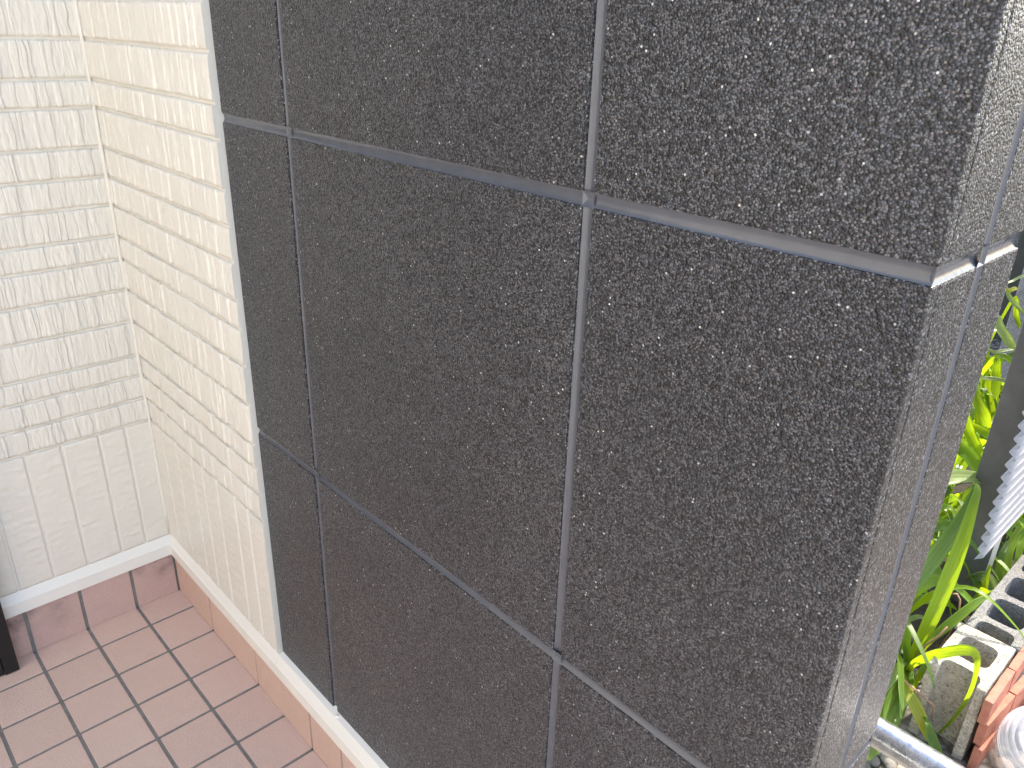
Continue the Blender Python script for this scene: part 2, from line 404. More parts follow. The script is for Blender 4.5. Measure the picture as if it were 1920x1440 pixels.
# base trim (drip flashing) on both cream walls and the dark wall
def prof(d=0.008): return [(0.006, TW+0.003), (0.0, TW), (-d+0.001, TR+0.0012), (-d-0.0006, TR-0.001), (-d, TB+0.001), (-d+0.0015, TB), (0.004, TB)]
def sweep(name, path, mat, parent, pf):
    """path: list of (x, y, dirx, diry) where dir is the inward offset multiplier for profile depth"""
    V = []; F = []; n = len(pf)
    for (x, y, ax, ay) in path:
        for d, zz in pf: V.append((x+ax*d, y+ay*d, zz))
    for i in range(len(path)-1):
        for k in range(n-1):
            q = i*n+k; F.append((q, q+1, q+n+1, q+n))
    return pydata(name, V, F, mat, parent)
sweep('base_trim', [(-0.3265, 0, 0, 1), (-0.16, 0, 0, 1), (0, 0, 1, 1)], TRIM, WA, prof())
sweep('base_trim', [(0, 0, 1, 1), (0, -0.24, 1, 0), (0, -0.4772, 1, 0)], TRIM, WB, prof())
# skirting tiles below the trim
bm = bmesh.new(); add_box(bm, (-0.326, 0.0022, -0.10), (0.11, 0.10, TB+0.02)); obj('skirting_grout', bm, GROUT, WA)
bm = bmesh.new(); add_box(bm, (0.0022, -0.478, -0.10), (0.10, 0.0021, TB+0.019)); obj('skirting_grout', bm, GROUT, WB)
SH = TB+0.0085
sx = [0.0, -0.0919, -0.1919, -0.2919, -0.3255]
for i in range(4):
    a0 = sx[i+1]+(0.0033 if i < 3 else 0); a1 = sx[i]-(0.0033 if i > 0 else 0.0040)
    box('skirting_tile', (a0, -0.0006+0.0003*(i % 2), -0.0012), (a1, 0.006, SH), SKIRT_A, WA, 0.0011, 2)
sy = [0.0, -0.1719, -0.3719, -0.4775]
for i in range(3):
    a0 = sy[i+1]+(0.0024 if i < 2 else 0.0); a1 = sy[i]-(0.0024 if i else 0.0016)
    box('skirting_tile', (-0.0007+0.0003*(i % 2), a0, -0.0012), (0.006, a1, SH), SKIRT, WB, 0.0011, 2)

# ------------------------------------------------------------------ dark stone-coated wing wall
CX, YE, XE = 0.008, -1.3770, 0.1535; WT = 1.545
Y0 = -0.4772
DW = tag(box('dark_wall', (CX+0.0048, YE+0.0048, GZ-0.05), (XE-0.006, Y0+0.0, WT-0.002), SUBST), 'tall charcoal stone-chip wall with grey sealed joints in a grid', 'wall')
JY = [-0.650, -1.1164]; JX = [0.083]; ZJ = [0.589, 1.0476]
J = 0.0056
yb = [Y0] + JY + [YE]; xb = [CX] + JX + [XE]; zb = [TW+0.0005] + ZJ + [WT]
def panel(lo, hi, axis):
    """stone panel with softly worn edges; axis = outward normal axis"""
    bm = bmesh.new(); add_box(bm, lo, hi, 0.0016, 2)
    return obj('panel', bm, STONE, DW)
for i in range(len(yb)-1):
    for k in range(len(zb)-1):
        ya = yb[i]-(J if i else 0.0002); yc = yb[i+1]+(J if i < len(yb)-2 else 0)
        za = zb[k]+(J if k else 0); zc = zb[k+1]-(J if k < len(zb)-2 else 0)
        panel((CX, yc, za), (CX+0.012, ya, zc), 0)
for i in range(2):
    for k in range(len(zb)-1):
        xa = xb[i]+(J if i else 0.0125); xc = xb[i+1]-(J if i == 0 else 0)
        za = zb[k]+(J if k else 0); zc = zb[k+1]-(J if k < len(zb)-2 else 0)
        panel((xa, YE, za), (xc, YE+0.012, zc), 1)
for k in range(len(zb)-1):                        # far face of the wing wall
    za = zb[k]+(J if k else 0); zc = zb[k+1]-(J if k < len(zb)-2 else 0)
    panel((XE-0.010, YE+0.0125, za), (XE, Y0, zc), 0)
def joint(name, P0, P1, across, out, seed, mat=SEAL, wd=J+0.0008, dep=0.0036, steps=60, rise=0.0028):
    """concave sealant strip from P0 to P1, tooled a little unevenly"""
    P0 = Vector(P0); P1 = Vector(P1); A = Vector(across); O = Vector(out); r = seed*3.1
    V = []; F = []; n = 9
    for i in range(steps+1):
        p = P0.lerp(P1, i/steps); s = (P1-P0).length*i/steps
        wb = 0.0004*noise.noise((s*14, r, 0)) + 0.0003*noise.noise((s*240, r, 2)); db = 0.0004*noise.noise((s*9, r, 5))
        for k in range(n):
            t = k/(n-1)*2-1
            d = -dep+rise*t*t + db + 0.00012*noise.noise((s*160, t*3, r))
            V.append(p + A*(t*wd+wb) + O*d)
    for i in range(steps):
        for k in range(n-1):
            q = i*n+k; F.append((q, q+1, q+n+1, q+n))
    return pydata(name, V, F, mat, DW, True)
c0 = 0
for zj in ZJ:
    c0 += 1
    joint('sealant_joint', (CX, Y0, zj), (CX, YE+0.0015, zj), (0, 0, 1), (-1, 0, 0), c0, steps=160)
    joint('sealant_joint', (CX+0.0015, YE, zj), (XE, YE, zj), (0, 0, 1), (0, -1, 0), c0+20, dep=0.0032)
for zj in ZJ:
    joint('sealant_joint', (XE, YE+0.0010, zj), (XE, Y0, zj), (0, 0, 1), (1, 0, 0), 70+zj, dep=0.0022, rise=0.0016)
for yj in JY:
    c0 += 1
    joint('sealant_joint', (CX, yj, TW), (CX, yj, WT), (0, 1, 0), (-1, 0, 0), c0, dep=0.0042, steps=300, rise=0.0022)
for xj in JX:
    joint('sealant_joint', (xj, YE, TW), (xj, YE, WT), (1, 0, 0), (0, -1, 0), 44, dep=0.0019, wd=J+0.0006, steps=300, rise=0.0015)
sweep('base_trim', [(0, Y0-0.0003, 1, 0), (0, -0.9, 1, 0), (0, YE-0.008, 1, 1)], TRIM, DW, [(0.0125, TW+0.0045), (0.0, TW-0.0004)] + prof()[2:])
sweep('base_trim', [(0, YE-0.008, 1, 1), (XE+0.008, YE-0.008, -1, 1), (XE+0.008, Y0, -1, 0)], TRIM, DW, [(0.0205, TW+0.0045), (0.0, TW-0.0004)] + prof()[2:])
bm = bmesh.new(); add_box(bm, (0.0022, YE+0.003, -0.10), (XE-0.0062, Y0-0.0006, TB+0.019)); obj('skirting_grout', bm, GROUT, DW)
sy = [Y0-0.0004]+[-0.5719-0.1*k for k in range(8)]+[YE-0.001]
for i in range(len(sy)-1):
    a0 = sy[i+1]+0.0022; a1 = sy[i]-(0.0022 if i else 0.0)
    box('skirting_tile', (-0.0007+0.0004*(i % 3), a0, -0.0012), (0.006, a1, SH), SKIRT, DW, 0.0011, 2)
box('coping', (CX-0.02, YE-0.02, WT+0.0005), (XE+0.02, Y0-0.0005, WT+0.035), POSTM, DW, 0.004, 2)
# a crumb of paint on the trim ledge
bm = bmesh.new(); bmesh.ops.create_icosphere(bm, subdivisions=2, radius=0.0035)
for v in bm.verts: v.co = Vector((v.co.x*0.9+0.004, v.co.y*1.3-0.664, v.co.z*0.6+TW+0.0012))
obj('paint_crumb', bm, TRIM, DW)

# ------------------------------------------------------------------ black door frame
D = thing('door_frame', 'black metal door frame foot on the tiles at the left edge', 'door frame', (-0.36, -0.02, 0))
def dbox(n, lo, hi, b=0.0015): return box(n, local(lo, D), local(hi, D), BLACK, D, b, 2)
dbox('jamb', (-0.3515, -0.0365, 0.0012), (-0.3268, 0.05, 2.1))
dbox('stop', (-0.405, -0.033, 0.0012), (-0.3525, 0.05, 2.1))
dbox('head', (-1.25, -0.0360, 2.1005), (-0.3268, 0.05, 2.16))
dbox('jamb', (-1.25, -0.0365, 0.0012), (-1.20, 0.05, 2.1))
dp = dbox('door_panel', (-1.199, 0.004, 0.012), (-0.406, 0.045, 2.099))
h = bmesh.new(); tube(h, [local((-1.12, -0.05, 0.8), D), local((-1.12, -0.05, 1.3), D)], 0.012); obj('handle', h, BLACK, dp)
a = box('unseen_house_wall', (-1.4595, 0.003, -0.1), (-1.2515, 0.11, TOPZ), CREAM_A); a['kind'] = 'structure'
a = box('unseen_house_wall', (-1.62, -1.2, GZ-0.1), (-1.46, 0.11, TOPZ), CREAM_A); a['kind'] = 'structure'  # side wall added out of view to throw sunlight back into the porch

# ------------------------------------------------------------------ things in the side yard
# steel scaffold tubes
def pipe(label, p0, p1, loc):
    t = thing('scaffold_pipe', label, 'pipe', loc, 'galvanised scaffold pipes in the side yard')
    a_ = local(p0, t); b_ = local(p1, t); d = (b_-a_).normalized()
    bm = bmesh.new(); n = 40
    tube(bm, [a_.lerp(b_, k/60) for k in range(61)], [0.0243+0.00012*math.sin(k*1.3) for k in range(61)], n, False)
    tube(bm, [a_, b_], 0.0221, 24, False)
    for e, s in ((a_, 1), (b_, -1)):
        o1 = d.orthogonal().normalized(); o2 = d.cross(o1)
        r1 = [bm.verts.new(e+(o1*math.cos(2*math.pi*k/24)+o2*math.sin(2*math.pi*k/24))*0.0243) for k in range(24)]
        r2 = [bm.verts.new(e+(o1*math.cos(2*math.pi*k/24)+o2*math.sin(2*math.pi*k/24))*0.0221) for k in range(24)]
        for k in range(24): bm.faces.new((r1[k], r1[(k+1) % 24], r2[(k+1) % 24], r2[k]))
    obj('tube', bm, ZINC, t)
    return t
px, pz = 0.632, 0.150
sp = pipe('spotted galvanised steel scaffold pipe lying level at the lower right corner', (px, -2.25, pz), (px, -0.62, pz), (px, -1.3, GZ))
for yy in (-0.70, -2.12):
    u_ = pipe('upright scaffold post %s' % ('hidden behind the dark wall' if yy > -1 else 'standing outside the right edge of the picture'), (px+0.0490, yy, GZ), (px+0.0490, yy, 2.3), (px+0.0490, yy, GZ))
    box('base_plate', local((px-0.02, yy-0.07, GZ-0.002), u_), local((px+0.12, yy+0.07, GZ+0.006), u_), ZINC, u_)
    box('clamp', local((px-0.018, yy-0.032, pz-0.034), u_), local((px+0.078, yy+0.032, pz+0.034), u_), ZINC, u_, 0.006, 2)

# hollow concrete blocks
def block(x0, x1, y0, y1, z0, z1, holes, groove, mat, label, seed):
    t = thing('concrete_block', label, 'concrete block', ((x0+x1)/2, (y0+y1)/2, z0), 'concrete blocks in a row by the bricks')
    bm = bmesh.new(); add_box(bm, local((x0, y0, z0), t), local((x1, y1, z1), t), 0.003, 2)
    bmesh.ops.subdivide_edges(bm, edges=bm.edges[:], cuts=3, use_grid_fill=True)
    bm.normal_update()
    for v in bm.verts:
        k = noise.noise_vector(v.co*30+Vector((seed, 0, 0))); v.co += k*0.0012
    o = obj('body', bm, mat, t)
    cut = bmesh.new()
    def prism(cx, cy, lx, ly, zlow):
        pr = []
        for k in range(28):
            a_ = 2*math.pi*k/28; ca, sa = math.cos(a_), math.sin(a_); e = 0.45
            pr.append((cx+lx/2*math.copysign(abs(ca)**e, ca), cy+ly/2*math.copysign(abs(sa)**e, sa)))
        lo = [cut.verts.new(local((x, y, zlow), t)) for x, y in pr]; hi = [cut.verts.new(local((cx+(x-cx)*1.08, cy+(y-cy)*1.08, z1+0.02), t)) for x, y in pr]
        for k in range(28): cut.faces.new((lo[k], lo[(k+1) % 28], hi[(k+1) % 28], hi[k]))
        cut.faces.new(lo[::-1]); cut.faces.new(hi)
    for (cx, lx, ly) in holes: prism(cx, (y0+y1)/2, lx, ly, z0+0.115)
    for gx in groove: prism(gx, (y0+y1)/2, 0.078, 0.070, z0-0.02)
    bmesh.ops.recalc_face_normals(cut, faces=cut.faces)
    cm = bpy.data.meshes.new('cut'); cut.to_mesh(cm); cut.free()
    co = bpy.data.objects.new('cut', cm); C.objects.link(co); co.parent = t
    md = o.modifiers.new('hollow', 'BOOLEAN'); md.operation = 'DIFFERENCE'; md.solver = 'EXACT'; md.object = co
    bpy.context.view_layer.update()
    dg = bpy.context.evaluated_depsgraph_get(); me2 = bpy.data.meshes.new_from_object(o.evaluated_get(dg))
    o.modifiers.clear(); o.data = me2; bpy.data.objects.remove(co); me2.materials.clear(); me2.materials.append(mat)
    return t
block(1.062, 1.246, -1.322, -1.212, GZ, -0.008, [(1.170, 0.078, 0.066)], [1.062], BLOCK_W, 'sunlit warm-toned half concrete block with a grooved end, nearest the pipe', 1)
block(1.2505, 1.640, -1.327, -1.217, GZ, -0.010, [(1.360, 0.092, 0.072), (1.480, 0.092, 0.072), (1.590, 0.06, 0.072)], [1.2505], BLOCK_SHADE, 'grey hollow concrete block, toned as if in shade, behind the sunlit half block', 2)
# thin bricks stacked against the blocks
def brick(x0, x1, y1, z0, z1, thick, tilt, label, seed):
    t = thing('brick', label, 'brick', ((x0+x1)/2, y1-thick/2, z0), 'thin red bricks stacked beside the concrete blocks')
    bm = bmesh.new(); add_box(bm, (-(x1-x0)/2, -thick/2, 0), ((x1-x0)/2, thick/2, z1-z0), 0.0014, 2)
    bmesh.ops.subdivide_edges(bm, edges=[e for e in bm.edges if e.calc_length() > 0.05], cuts=6, use_grid_fill=True)
    for v in bm.verts: v.co += noise.noise_vector(v.co*45+Vector((seed*3.1, 0, 0)))*0.0009
    obj('body', bm, BRICK, t); t.rotation_euler = (0, 0, tilt); return t
zc = [GZ+0.001, GZ+0.0625, GZ+0.124, GZ+0.1855]
pos_w = ('bottom', 'middle', 'top')
lab = {(0, 0): 'thin red brick at the bottom of the stack, nearest end', (0, 1): 'thin red brick at the bottom of the stack, farther end',
       (1, 0): 'thin red brick in the middle course, nearest end', (1, 1): 'thin red brick in the middle course, farther end',
       (2, 0): 'sunlit thin red brick in the top course, nearest end', (2, 1): 'sunlit thin red brick in the top course, farther end'}
for k in range(3):
    s = (0.004, 0.010, 0.0)[k]
    y1 = -1.3250-(0.010, 0.004, 0.0)[k]; tl = (-0.035, -0.075, 0.0)[k]
    brick(1.052+s, 1.182+s, y1-abs(tl)*0.065, zc[k], zc[k+1]-0.002, 0.016, tl, lab[(k, 0)], k+1)
    brick(1.186+s, 1.386+s, y1-abs(tl)*0.235-0.001, zc[k], zc[k+1]-0.002, 0.016, tl, lab[(k, 1)], k+5)
brick(1.30, 1.42, -1.392, zc[0], zc[0]+0.10, 0.05, -0.4, 'broken red brick standing on the gravel at the right edge', 12)
bt = brick(1.55, 1.70, -1.262, -0.009, 0.050, 0.055, 0.5, 'single red brick resting on top of the grey concrete block', 13)

# (bottle) clear plastic bottle with moulded rings, lying with its base towards the porch
bt = thing('plastic_bottle', 'large clear ribbed plastic bottle lying at the bottom right corner', 'bottle', (1.10, -1.436, GZ))
ax = Vector((-0.50, -0.10, 0.70)).normalized(); o1 = ax.orthogonal().normalized(); o2 = ax.cross(o1)
pf = [(0.010, 0.064), (0.016, 0.068)]
for k in range(60):
    t_ = k/59
    rr = 0.018+0.052*math.sin(min(1, t_*1.15)*math.pi/2)
    pf.append((rr+0.0015*math.sin(t_*math.pi*2*7), 0.070-0.052*t_**2.2+0.0022*math.cos(t_*math.pi*2*7)*(1-t_*0.3)))
for k in range(26):
    t_ = k/25; pf.append((0.070+0.0012*math.sin(t_*math.pi*2*4), 0.017-0.15*t_))
pf += [(0.062, -0.150), (0.040, -0.172), (0.017, -0.182), (0.016, -0.21)]
V = []; F = []; nn = 72
cb = Vector((0, 0, 0.098)); pf = [(a_*1.12, b_*1.12) for a_, b_ in pf]
for (rr, hh) in pf:
    for k in range(nn):
        a_ = 2*math.pi*k/nn; V.append(cb+ax*hh+(o1*math.cos(a_)+o2*math.sin(a_))*rr)
for i in range(len(pf)-1):
    for k in range(nn): F.append((i*nn+k, i*nn+(k+1) % nn, (i+1)*nn+(k+1) % nn, (i+1)*nn+k))
F.append(tuple(range(nn-1, -1, -1)))
pydata('body', V, F, CLEAR, bt, True)

# post and corrugated sheet fence
PT = thing('fence_post', 'dark grey flat fence post carrying the corrugated sheet', 'post', (1.60, -1.12, GZ))
box('board', local((1.580, -1.163, GZ-0.02), PT), local((1.622, -1.078, 1.25), PT), POSTM, PT, 0.002, 2)
box('sun_edge_strip', local((1.5795, -1.1665, GZ-0.01), PT), local((1.6215, -1.1632, 0.07), PT), TRIM, PT, 0.0008, 1)  # pale strip standing in for sunlight on the post's side face
SHT = thing('corrugated_sheet', 'pale corrugated plastic sheet with level ridges fixed to the dark post', 'sheet', (1.7, -1.176, 0.07))
V = []; F = []
NZ = 26*10; NX = 30; z0s = 0.072
ys0 = -1.1785
for side in (0, 1):
    for i in range(NZ+1):
        zz = z0s+0.0318*26*i/NZ; dy = 0.0082*math.cos(2*math.pi*i/10)
        for j in range(NX+1):
            xx = 1.378+2.3*j/NX + 0.006*noise.noise((zz*9, 3.3, 0))*(1 if j == 0 else 0)
            V.append(local((xx, ys0+dy+side*0.0011+0.002*noise.noise((xx*2, zz*2, 1)), zz), SHT))
A_ = (NZ+1)*(NX+1)
for i in range(NZ):
    for j in range(NX):
        q = i*(NX+1)+j; F.append((q, q+1, q+NX+2, q+NX+1)); F.append((A_+q, A_+q+NX+1, A_+q+NX+2, A_+q+1))
    q = i*(NX+1); F.append((q, q+NX+1, A_+q+NX+1, A_+q)); q += NX; F.append((q, A_+q, A_+q+NX+1, q+NX+1))
for j in range(NX):
    F.append((j, A_+j, A_+j+1, j+1)); q = NZ*(NX+1)+j; F.append((q, q+1, A_+q+1, A_+q))
pydata('sheet', V, F, SHEET, SHT, True)
for zz in (0.24, 0.56):
    bm = bmesh.new(); tube(bm, [local((1.60, ys0-0.008, zz), SHT), local((1.60, ys0-0.013, zz), SHT)], [0.007, 0.004], 12); obj('screw', bm, ZINC, SHT)
PT2 = thing('fence_post', 'dark grey fence post at the far end of the corrugated sheet', 'post', (3.55, -1.12, GZ))
box('board', local((3.53, -1.163, GZ-0.02), PT2), local((3.572, -1.078, 1.25), PT2), POSTM, PT2, 0.002, 2)

# dark board fence and pale concrete post at the back of the yard
FN = thing('board_fence', 'dark olive-grey board fence far behind the plants', 'fence', (3.9, 0.2, GZ))
for k in range(14):
    ya = -2.2+0.30*k
    box('board', local((3.90+0.004*(k % 2), ya, GZ), FN), local((3.925+0.004*(k % 2), ya+0.296, 1.35), FN), FENCE, FN, 0.003, 1)
for zz in (0.1, 1.0): box('rail', local((3.932, -2.2, zz), FN), local((3.97, 2.0, zz+0.07), FN), FENCE, FN)
CP = thing('concrete_post', 'pale sunlit concrete post behind the plants near the right edge', 'post', (3.36, -0.69, GZ))
box('shaft', local((3.30, -0.752, GZ-0.05), CP), local((3.42, -0.640, 1.1), CP), CONC, CP, 0.006, 2)

# ------------------------------------------------------------------ plants with pleated strap leaves
RIBS = 9
def leaf_mesh(pts, face, seed, pleat=0.0016, sub=5):
    """pts: (x, y, z, width); ribbon with lengthwise pleats, turned towards 'face'"""
    P = [Vector(p[:3]) for p in pts]; W = [p[3] for p in pts]; face = Vector(face).normalized()
    cs = []
    n = len(P)
    for i in range(n-1):
        p0 = P[max(0, i-1)]; p1 = P[i]; p2 = P[i+1]; p3 = P[min(n-1, i+2)]
        for s in range(sub if i < n-2 else sub+1):
            t = s/sub
            q = 0.5*((2*p1)+(p2-p0)*t+(2*p0-5*p1+4*p2-p3)*t*t+(3*p1-p0-3*p2+p3)*t*t*t)
            cs.append((q, W[i]*(1-t)+W[i+1]*t))
    V = []; F = []; rib = []
    r = random.Random(seed); ph = r.uniform(0, 6)
    for i, (q, wd) in enumerate(cs):
        d = (cs[min(i+1, len(cs)-1)][0]-cs[max(i-1, 0)][0]).normalized()
        tw = 0.25*math.sin(i*0.25+ph)
        f = (face - d*face.dot(d)).normalized(); s = d.cross(f)
        s2 = s*math.cos(tw)+f*math.sin(tw); f2 = f*math.cos(tw)-s*math.sin(tw)
        for k in range(RIBS):
            a_ = k/(RIBS-1)*2-1
            amp = pleat*(1 if k % 2 else -1)*min(1, wd/0.02)
            cup = 0.16*wd*a_*a_
            wav = 0.0010*noise.noise((i*0.4, a_*2, seed))
            V.append(q+s2*(a_*wd/2)+f2*(amp+cup+wav)); rib.append(1.0 if k % 2 else 0.0)
    for i in range(len(cs)-1):
        for k in range(RIBS-1):
            a0 = i*RIBS+k; F.append((a0, a0+1, a0+RIBS+1, a0+RIBS))
    return V, F, rib
def leaf(parent, pts, mat, seed, face=(-0.74, -0.24, 0.62), name='leaf'):
    pts = [(*(Vector(p[:3])-parent.location), p[3]) for p in pts]
    V, F, rib = leaf_mesh(pts, face, seed)
    o = pydata(name, V, F, mat, parent, True)
    at = o.data.attributes.new('rib', 'FLOAT', 'POINT'); at.data.foreach_set('value', rib)
    return o
def with_base(pts, base):
    b = Vector(base); p = Vector(pts[0][:3]); mid = b.lerp(p, 0.55)+Vector((0, 0, 0.10*(p.z-b.z)))
    return [(*b, 0.006), (*mid, max(0.006, pts[0][3]*0.6))] + [tuple(q) for q in pts]
LEAF={"F1":[[1.157,-1.157,-0.139,0.012],[1.174,-1.158,-0.091,0.0239],[1.201,-1.161,-0.006,0.032],[1.233,-1.163,0.089,0.0339],[1.27,-1.16,0.175,0.0279],[1.314,-1.15,0.234,0.0199],[1.352,-1.14,0.259,0.013],[1.382,-1.125,0.256,0.0072]],
"F1b":[[1.117,-1.117,0.057,0.0299],[1.177,-1.119,0.098,0.0372],[1.246,-1.124,0.124,0.0355],[1.32,-1.128,0.157,0.0313],[1.377,-1.127,0.197,0.0219],[1.421,-1.121,0.226,0.0123]],
"F2":[[1.451,-1.013,0.178,0.0391],[1.483,-1.036,0.188,0.0391],[1.533,-1.057,0.183,0.0382],[1.583,-1.082,0.172,0.0319],[1.63,-1.094,0.153,0.0162]],
"F3":[[1.157,-1.157,-0.139,0.0096],[1.121,-1.174,-0.075,0.0151],[1.096,-1.205,-0.018,0.0202],[1.08,-1.238,0.027,0.0218],[1.074,-1.262,0.052,0.0214],[1.068,-1.28,0.061,0.019],[1.058,-1.292,0.053,0.0116],[1.057,-1.297,0.019,0.0085],[1.06,-1.297,-0.025,0.0086],[1.07,-1.291,-0.075,0.0076],[1.074,-1.281,-0.126,0.0067],[1.082,-1.264,-0.183,0.0034]],
"F4":[[1.129,-1.152,-0.125,0.0143],[1.074,-1.178,-0.105,0.0207],[1.043,-1.207,-0.103,0.0258],[1.029,-1.233,-0.117,0.0255],[1.029,-1.25,-0.143,0.02],[1.037,-1.261,-0.174,0.0045]],
"F4b":[[1.018,-1.25,-0.112,0.0088],[1.007,-1.267,-0.131,0.0218],[1.0,-1.285,-0.148,0.0195],[0.993,-1.301,-0.159,0.0065]],
"F5":[[1.165,-1.159,-0.131,0.0169],[1.09,-1.172,-0.12,0.0396],[1.025,-1.179,-0.133,0.0523],[0.967,-1.187,-0.138,0.0489],[0.921,-1.195,-0.15,0.0327],[0.882,-1.197,-0.163,0.0086]],
"F5b":[[1.092,-1.184,-0.136,0.0093],[1.046,-1.191,-0.145,0.0149],[1.018,-1.192,-0.165,0.0136],[0.999,-1.19,-0.19,0.0045]],
"F6":[[1.157,-1.157,-0.139,0.0072],[1.177,-1.172,-0.06,0.0118],[1.205,-1.189,-0.02,0.02],[1.241,-1.205,0.01,0.02],[1.284,-1.218,0.03,0.0154],[1.33,-1.231,0.033,0.0036]],
"F7":[[1.166,-1.15,-0.115,0.0072],[1.118,-1.151,-0.092,0.0165],[1.06,-1.154,-0.088,0.023],[1.015,-1.153,-0.107,0.0182]],
"F8":[[1.166,-1.154,-0.12,0.0096],[1.153,-1.145,-0.077,0.0179],[1.141,-1.132,-0.051,0.0178],[1.126,-1.122,-0.033,0.0094]],
"F9":[[1.123,-1.186,-0.14,0.0071],[1.124,-1.19,-0.098,0.014],[1.141,-1.193,-0.076,0.0128],[1.168,-1.195,-0.061,0.0047]],
"F10":[[1.219,-1.106,-0.083,0.0099],[1.233,-1.109,-0.066,0.0111],[1.245,-1.124,-0.049,0.0111],[1.26,-1.141,-0.052,0.0049]],
"U1":[[1.999,-0.902,0.222,0.022],[1.991,-0.934,0.206,0.0343],[1.994,-0.962,0.167,0.0343],[2.015,-0.977,0.126,0.0157]],
"U2":[[1.809,-0.948,0.221,0.0206],[1.815,-0.975,0.188,0.0294],[1.818,-1.007,0.142,0.0324],[1.842,-1.028,0.095,0.0178]],
"U3":[[1.717,-0.965,0.176,0.0374],[1.739,-0.995,0.161,0.046],[1.772,-1.02,0.123,0.0494],[1.812,-1.038,0.082,0.0235]],
"U4":[[2.245,-0.886,0.26,0.0167],[2.236,-0.904,0.217,0.0301],[2.222,-0.919,0.171,0.0284],[2.213,-0.928,0.144,0.0067]],
"U5":[[1.858,-0.938,0.193,0.009],[1.87,-0.972,0.18,0.021],[1.892,-1.004,0.162,0.03],[1.916,-1.023,0.145,0.0211]],
"U6":[[2.343,-0.82,0.273,0.0243],[2.321,-0.838,0.209,0.0348],[2.297,-0.855,0.146,0.0417],[2.276,-0.875,0.082,0.0348],[2.255,-0.895,0.019,0.0174]],
"U7":[[2.434,-0.838,0.14,0.0181],[2.42,-0.865,0.074,0.0433],[2.406,-0.893,0.009,0.0506],[2.39,-0.919,-0.057,0.0433],[2.378,-0.938,-0.106,0.0181]],
"U8":[[2.271,-0.841,0.372,0.0234],[2.258,-0.871,0.353,0.0332],[2.268,-0.901,0.319,0.0348],[2.299,-0.922,0.286,0.0134]],
"U9":[[2.429,-0.797,0.441,0.0087],[2.417,-0.834,0.413,0.0155],[2.426,-0.857,0.39,0.0155],[2.461,-0.879,0.359,0.007]],
"U10":[[2.309,-0.834,0.441,0.0084],[2.332,-0.849,0.453,0.0134],[2.348,-0.859,0.461,0.0134],[2.355,-0.867,0.458,0.005]],
"U11":[[2.54,-0.78,0.397,0.0054],[2.576,-0.793,0.429,0.009],[2.609,-0.815,0.447,0.0108],[2.635,-0.834,0.454,0.0054]],
"U12":[[1.968,-0.913,0.279,0.0092],[1.991,-0.934,0.279,0.0123],[2.013,-0.956,0.278,0.0123],[2.038,-0.981,0.276,0.0062]],
"U13":[[2.115,-0.886,0.304,0.0064],[2.141,-0.906,0.312,0.0096],[2.166,-0.926,0.319,0.0096],[2.185,-0.941,0.322,0.0064]],
"U14":[[2.448,-0.839,0.402,0.0104],[2.441,-0.862,0.355,0.0174],[2.439,-0.875,0.332,0.0174],[2.437,-0.883,0.316,0.0052]],
"S1":[[1.157,-1.157,-0.139,0.0036],[1.149,-1.178,-0.039,0.0041],[1.157,-1.195,-0.006,0.004],[1.166,-1.203,0.019,0.0034]],
"S2":[[1.089,-1.156,-0.097,0.0047],[1.065,-1.19,-0.09,0.0045],[1.062,-1.22,-0.095,0.0045],[1.065,-1.244,-0.104,0.0045],[1.073,-1.246,-0.144,0.0034]],
"S3":[[1.262,-1.196,-0.04,0.0024],[1.262,-1.196,0.008,0.0036],[1.269,-1.19,0.028,0.0042],[1.267,-1.181,0.04,0.0048],[1.26,-1.174,0.04,0.0036]],
"R1":[[1.673,-1.199,-0.097,0.0139],[1.681,-1.183,-0.06,0.0195],[1.726,-1.176,-0.026,0.0211],[1.784,-1.179,0.009,0.017]],
"R2":[[1.691,-1.204,-0.078,0.0111],[1.708,-1.197,-0.04,0.0167],[1.749,-1.188,-0.013,0.0169],[1.775,-1.189,0.027,0.0112]],
"R3":[[1.501,-1.206,-0.129,0.0106],[1.531,-1.186,-0.099,0.0134],[1.545,-1.177,-0.063,0.0134],[1.56,-1.172,-0.032,0.0054]],
"R4":[[1.61,-1.204,-0.105,0.0136],[1.625,-1.184,-0.074,0.0192],[1.65,-1.173,-0.042,0.0165],[1.692,-1.17,-0.022,0.0083]]}

G1 = 'pleated-leaf plants along the side yard'
P1 = thing('strap_leaf_plant', 'large plant with bright pleated strap leaves beside the concrete blocks', 'plant', (1.157, -1.157, GZ), G1)
fm = {'F1': LEAF_BRIGHT, 'F1b': LEAF_DARK, 'F3': LEAF_BRIGHT, 'F4': LEAF_YEL, 'F4b': LEAF_DARK, 'F5': LEAF_DARK, 'F5b': LEAF_BRIGHT, 'F6': LEAF_BRIGHT,  # F1b: shaded side of leaf F1, its shade put into the darker green
      'F7': LEAF_PALE, 'F8': LEAF_BRIGHT, 'F9': LEAF_BRIGHT, 'F10': LEAF_PALE}
sd = 1
for k, mt in fm.items():
    sd += 1; pts = LEAF[k]
    b = (1.157+0.02*math.sin(sd*2.1), -1.157+0.02*math.cos(sd*1.3), GZ-0.004)
    leaf(P1, with_base(pts, b), mt, sd)
for k in ('S1', 'S2', 'S3'):
    pts = LEAF[k]; bm = bmesh.new()
    b = Vector((pts[0][0]+0.01, pts[0][1]+0.03, GZ-0.004))
    pl = [b]+[Vector(p[:3]) for p in pts]
    tube(bm, [q-P1.location for q in pl], [0.0022]+[p[3]/2 for p in pts], 7); obj('dry_stalk', bm, STALK, P1)
